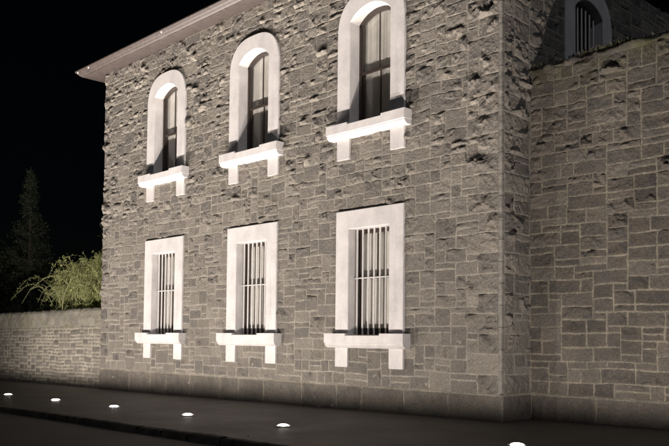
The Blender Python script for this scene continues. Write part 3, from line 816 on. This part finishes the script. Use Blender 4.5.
# =================================================================== IN-GROUND LIGHTS
LAMP_SRC = None
def ground_light(x, y, label, first=None):
    z = gz(x)
    if first is None:
        root = empty('ground_light', (x, y, z), label, 'light', 'round lights set into the footpath')
        bm = bmesh.new()
        prof = [(.118, .001), (.142, .001), (.146, .006), (.142, .016), (.118, .020), (.108, .014), (.106, .0)]
        n = 40; prev = None; first_r = None
        for i in range(n + 1):
            a = 2 * math.pi * i / n
            ring = [bm.verts.new((x + math.cos(a) * r_, y + math.sin(a) * r_, z + z_)) for r_, z_ in prof] if i < n else first_r
            if i == 0: first_r = ring
            if prev:
                for k in range(len(prof) - 1): bm.faces.new((prev[k], ring[k], ring[k + 1], prev[k + 1]))
            prev = ring
        for k in range(8):                             # screws
            a = 2 * math.pi * (k + .5) / 8; cx, cy = x + math.cos(a) * .130, y + math.sin(a) * .130
            box(bm, cx - .007, cx + .007, cy - .007, cy + .007, z + .012, z + .023, .002)
        bm_obj('trim_ring', bm, M_STEEL, root, True)
        bm = bmesh.new(); n = 32; rows = []
        for r_, z_ in ((.106, .004), (.103, .018), (.092, .032), (.07, .042), (.04, .047), (.015, .049)):
            rows.append([bm.verts.new((x + math.cos(2 * math.pi * i / n) * r_, y + math.sin(2 * math.pi * i / n) * r_, z + z_)) for i in range(n)])
        for a, b_ in zip(rows, rows[1:]):
            for i in range(n): bm.faces.new((a[i], a[(i + 1) % n], b_[(i + 1) % n], b_[i]))
        bm.faces.new(rows[-1])
        bm_obj('lens', bm, M_LENS, root, True)
        return root
    root = first.copy(); COL.objects.link(root); root.location = (x, y, z); root['label'] = label
    for ch in list(first.children):
        c = ch.copy(); COL.objects.link(c); c.parent = root
    return root
def lamp_data(power, side):
    ld = bpy.data.lights.new('uplight_beam', 'POINT'); ld.energy = power; ld.color = (1, .895, .82); ld.shadow_soft_size = .055
    ld.use_nodes = True; nt = ld.node_tree; em = nt.nodes['Emission']
    g = nt.nodes.new('ShaderNodeTexCoord'); sp = nt.nodes.new('ShaderNodeSeparateXYZ'); nt.links.new(g.outputs['Normal'], sp.inputs[0])
    X_, Y_, Z_ = sp.outputs
    lat = math_(nt, 'SQRT', math_(nt, 'ADD', math_(nt, 'MULTIPLY', Y_, Y_), math_(nt, 'MULTIPLY', Z_, Z_)))
    cosE = math_(nt, 'MAXIMUM', math_(nt, 'DIVIDE', Y_, math_(nt, 'MAXIMUM', lat, .001)), .17)
    peak = math_(nt, 'POWER', cosE, -1.9)
    sinE = math_(nt, 'DIVIDE', Z_, math_(nt, 'MAXIMUM', lat, .001))
    def sstep(v, a, b_):
        m_ = nt.nodes.new('ShaderNodeMapRange'); m_.interpolation_type = 'SMOOTHSTEP'; nt.links.new(v, m_.inputs[0])
        m_.inputs[1].default_value = a; m_.inputs[2].default_value = b_; return m_.outputs[0]
    low = sstep(sinE, -.05, .15)
    fwd = sstep(Y_, .02, .22)
    spread = math_(nt, 'POWER', lat, .8)
    v = math_(nt, 'MULTIPLY', math_(nt, 'MULTIPLY', peak, low), math_(nt, 'MULTIPLY', fwd, spread))
    nt.links.new(v, em.inputs['Strength'])
    return ld
LD = lamp_data(LP := 250.0, 0)
LAMPS = [(-2.167, -3.75), (-5.244, -3.75), (-8.322, -3.75), (-11.40, -3.75), (-14.477, -3.75), (2.36, -3.08), (-17.555, -3.75), (-20.63, -3.75)]  # last two continue the row out of view, added to light the low wall
names_ = ['lit round light in the footpath, nearest and rightmost of the row of five',
          '',
          'lit round light in the footpath, middle one of the row of five along the building',
          'lit round light in the footpath, in front of the left hand ground floor window',
          'lit round light in the footpath, farthest and leftmost of the row',
          'lit round light in the footpath in front of the tall wall']
names_[1] = 'lit round light in the footpath, second from the right in the row of five'
names_ += ['lit round light in the footpath by the low wall, nearer the building', 'lit round light in the footpath by the low wall, farther from the building']
first = None
for (x, y), lb in zip(LAMPS, names_):
    g = ground_light(x, y, lb, first)
    if first is None: first = g
    ld_ = LD
    if x > 0: ld_ = LD.copy(); ld_.energy = LD.energy * 1.35
    lo = bpy.data.objects.new('uplight_beam', ld_); COL.objects.link(lo); lo.parent = g; lo.location = (0, 0, .13)

# =================================================================== NIGHT SKY, ADDED FILL SUN, CAMERA
w = bpy.data.worlds.new('World'); S.world = w; w.use_nodes = True; nt = w.node_tree
bg = nt.nodes['Background']; sky = nt.nodes.new('ShaderNodeTexSky'); sky.sky_type = 'NISHITA'; sky.sun_disc = False
D_ = Vector((.84, -.30, .46)).normalized()             # towards the added fill sun
sky.sun_elevation = math.asin(D_.z); sky.sun_rotation = math.atan2(D_.x, D_.y)
nt.links.new(sky.outputs[0], bg.inputs[0]); bg.inputs[1].default_value = .0002
sun = bpy.data.lights.new('moon', 'SUN'); sun.energy = .26; sun.angle = R(.5); sun.color = (.86, .90, 1.0)  # weak cool sun added as fill, in place of unseen street lighting
so = bpy.data.objects.new('moon', sun); COL.objects.link(so); so.rotation_euler = D_.to_track_quat('Z', 'Y').to_euler()

cam = bpy.data.cameras.new('camera'); co = bpy.data.objects.new('camera', cam); COL.objects.link(co); S.camera = co
yaw, pitch, roll = .7996, .0422, .0095
f = Vector((-math.sin(yaw) * math.cos(pitch), math.cos(yaw) * math.cos(pitch), math.sin(pitch)))
r_ = Vector((math.cos(yaw), math.sin(yaw), 0)); u_ = r_.cross(f)
rr = r_ * math.cos(roll) + u_ * math.sin(roll); uu = -r_ * math.sin(roll) + u_ * math.cos(roll)
co.matrix_world = Matrix(((rr.x, uu.x, -f.x, 9.0866), (rr.y, uu.y, -f.y, -13.4011), (rr.z, uu.z, -f.z, 1.6), (0, 0, 0, 1)))
cam.sensor_fit = 'HORIZONTAL'; cam.sensor_width = 36; cam.lens = 807.378 / 669 * 36
cam.shift_x = -(335.078 - 334.5) / 669; cam.shift_y = (303.935 - 223) / 669
cam.clip_start = .1; cam.clip_end = 1500
S.view_settings.view_transform = 'Standard'; S.view_settings.look = 'None'; S.view_settings.exposure = 0; S.view_settings.gamma = 1
S.view_settings.use_curve_mapping = False
S.cycles.use_denoising = True
S.cycles.max_bounces = 6
S.cycles.sample_clamp_indirect = 3
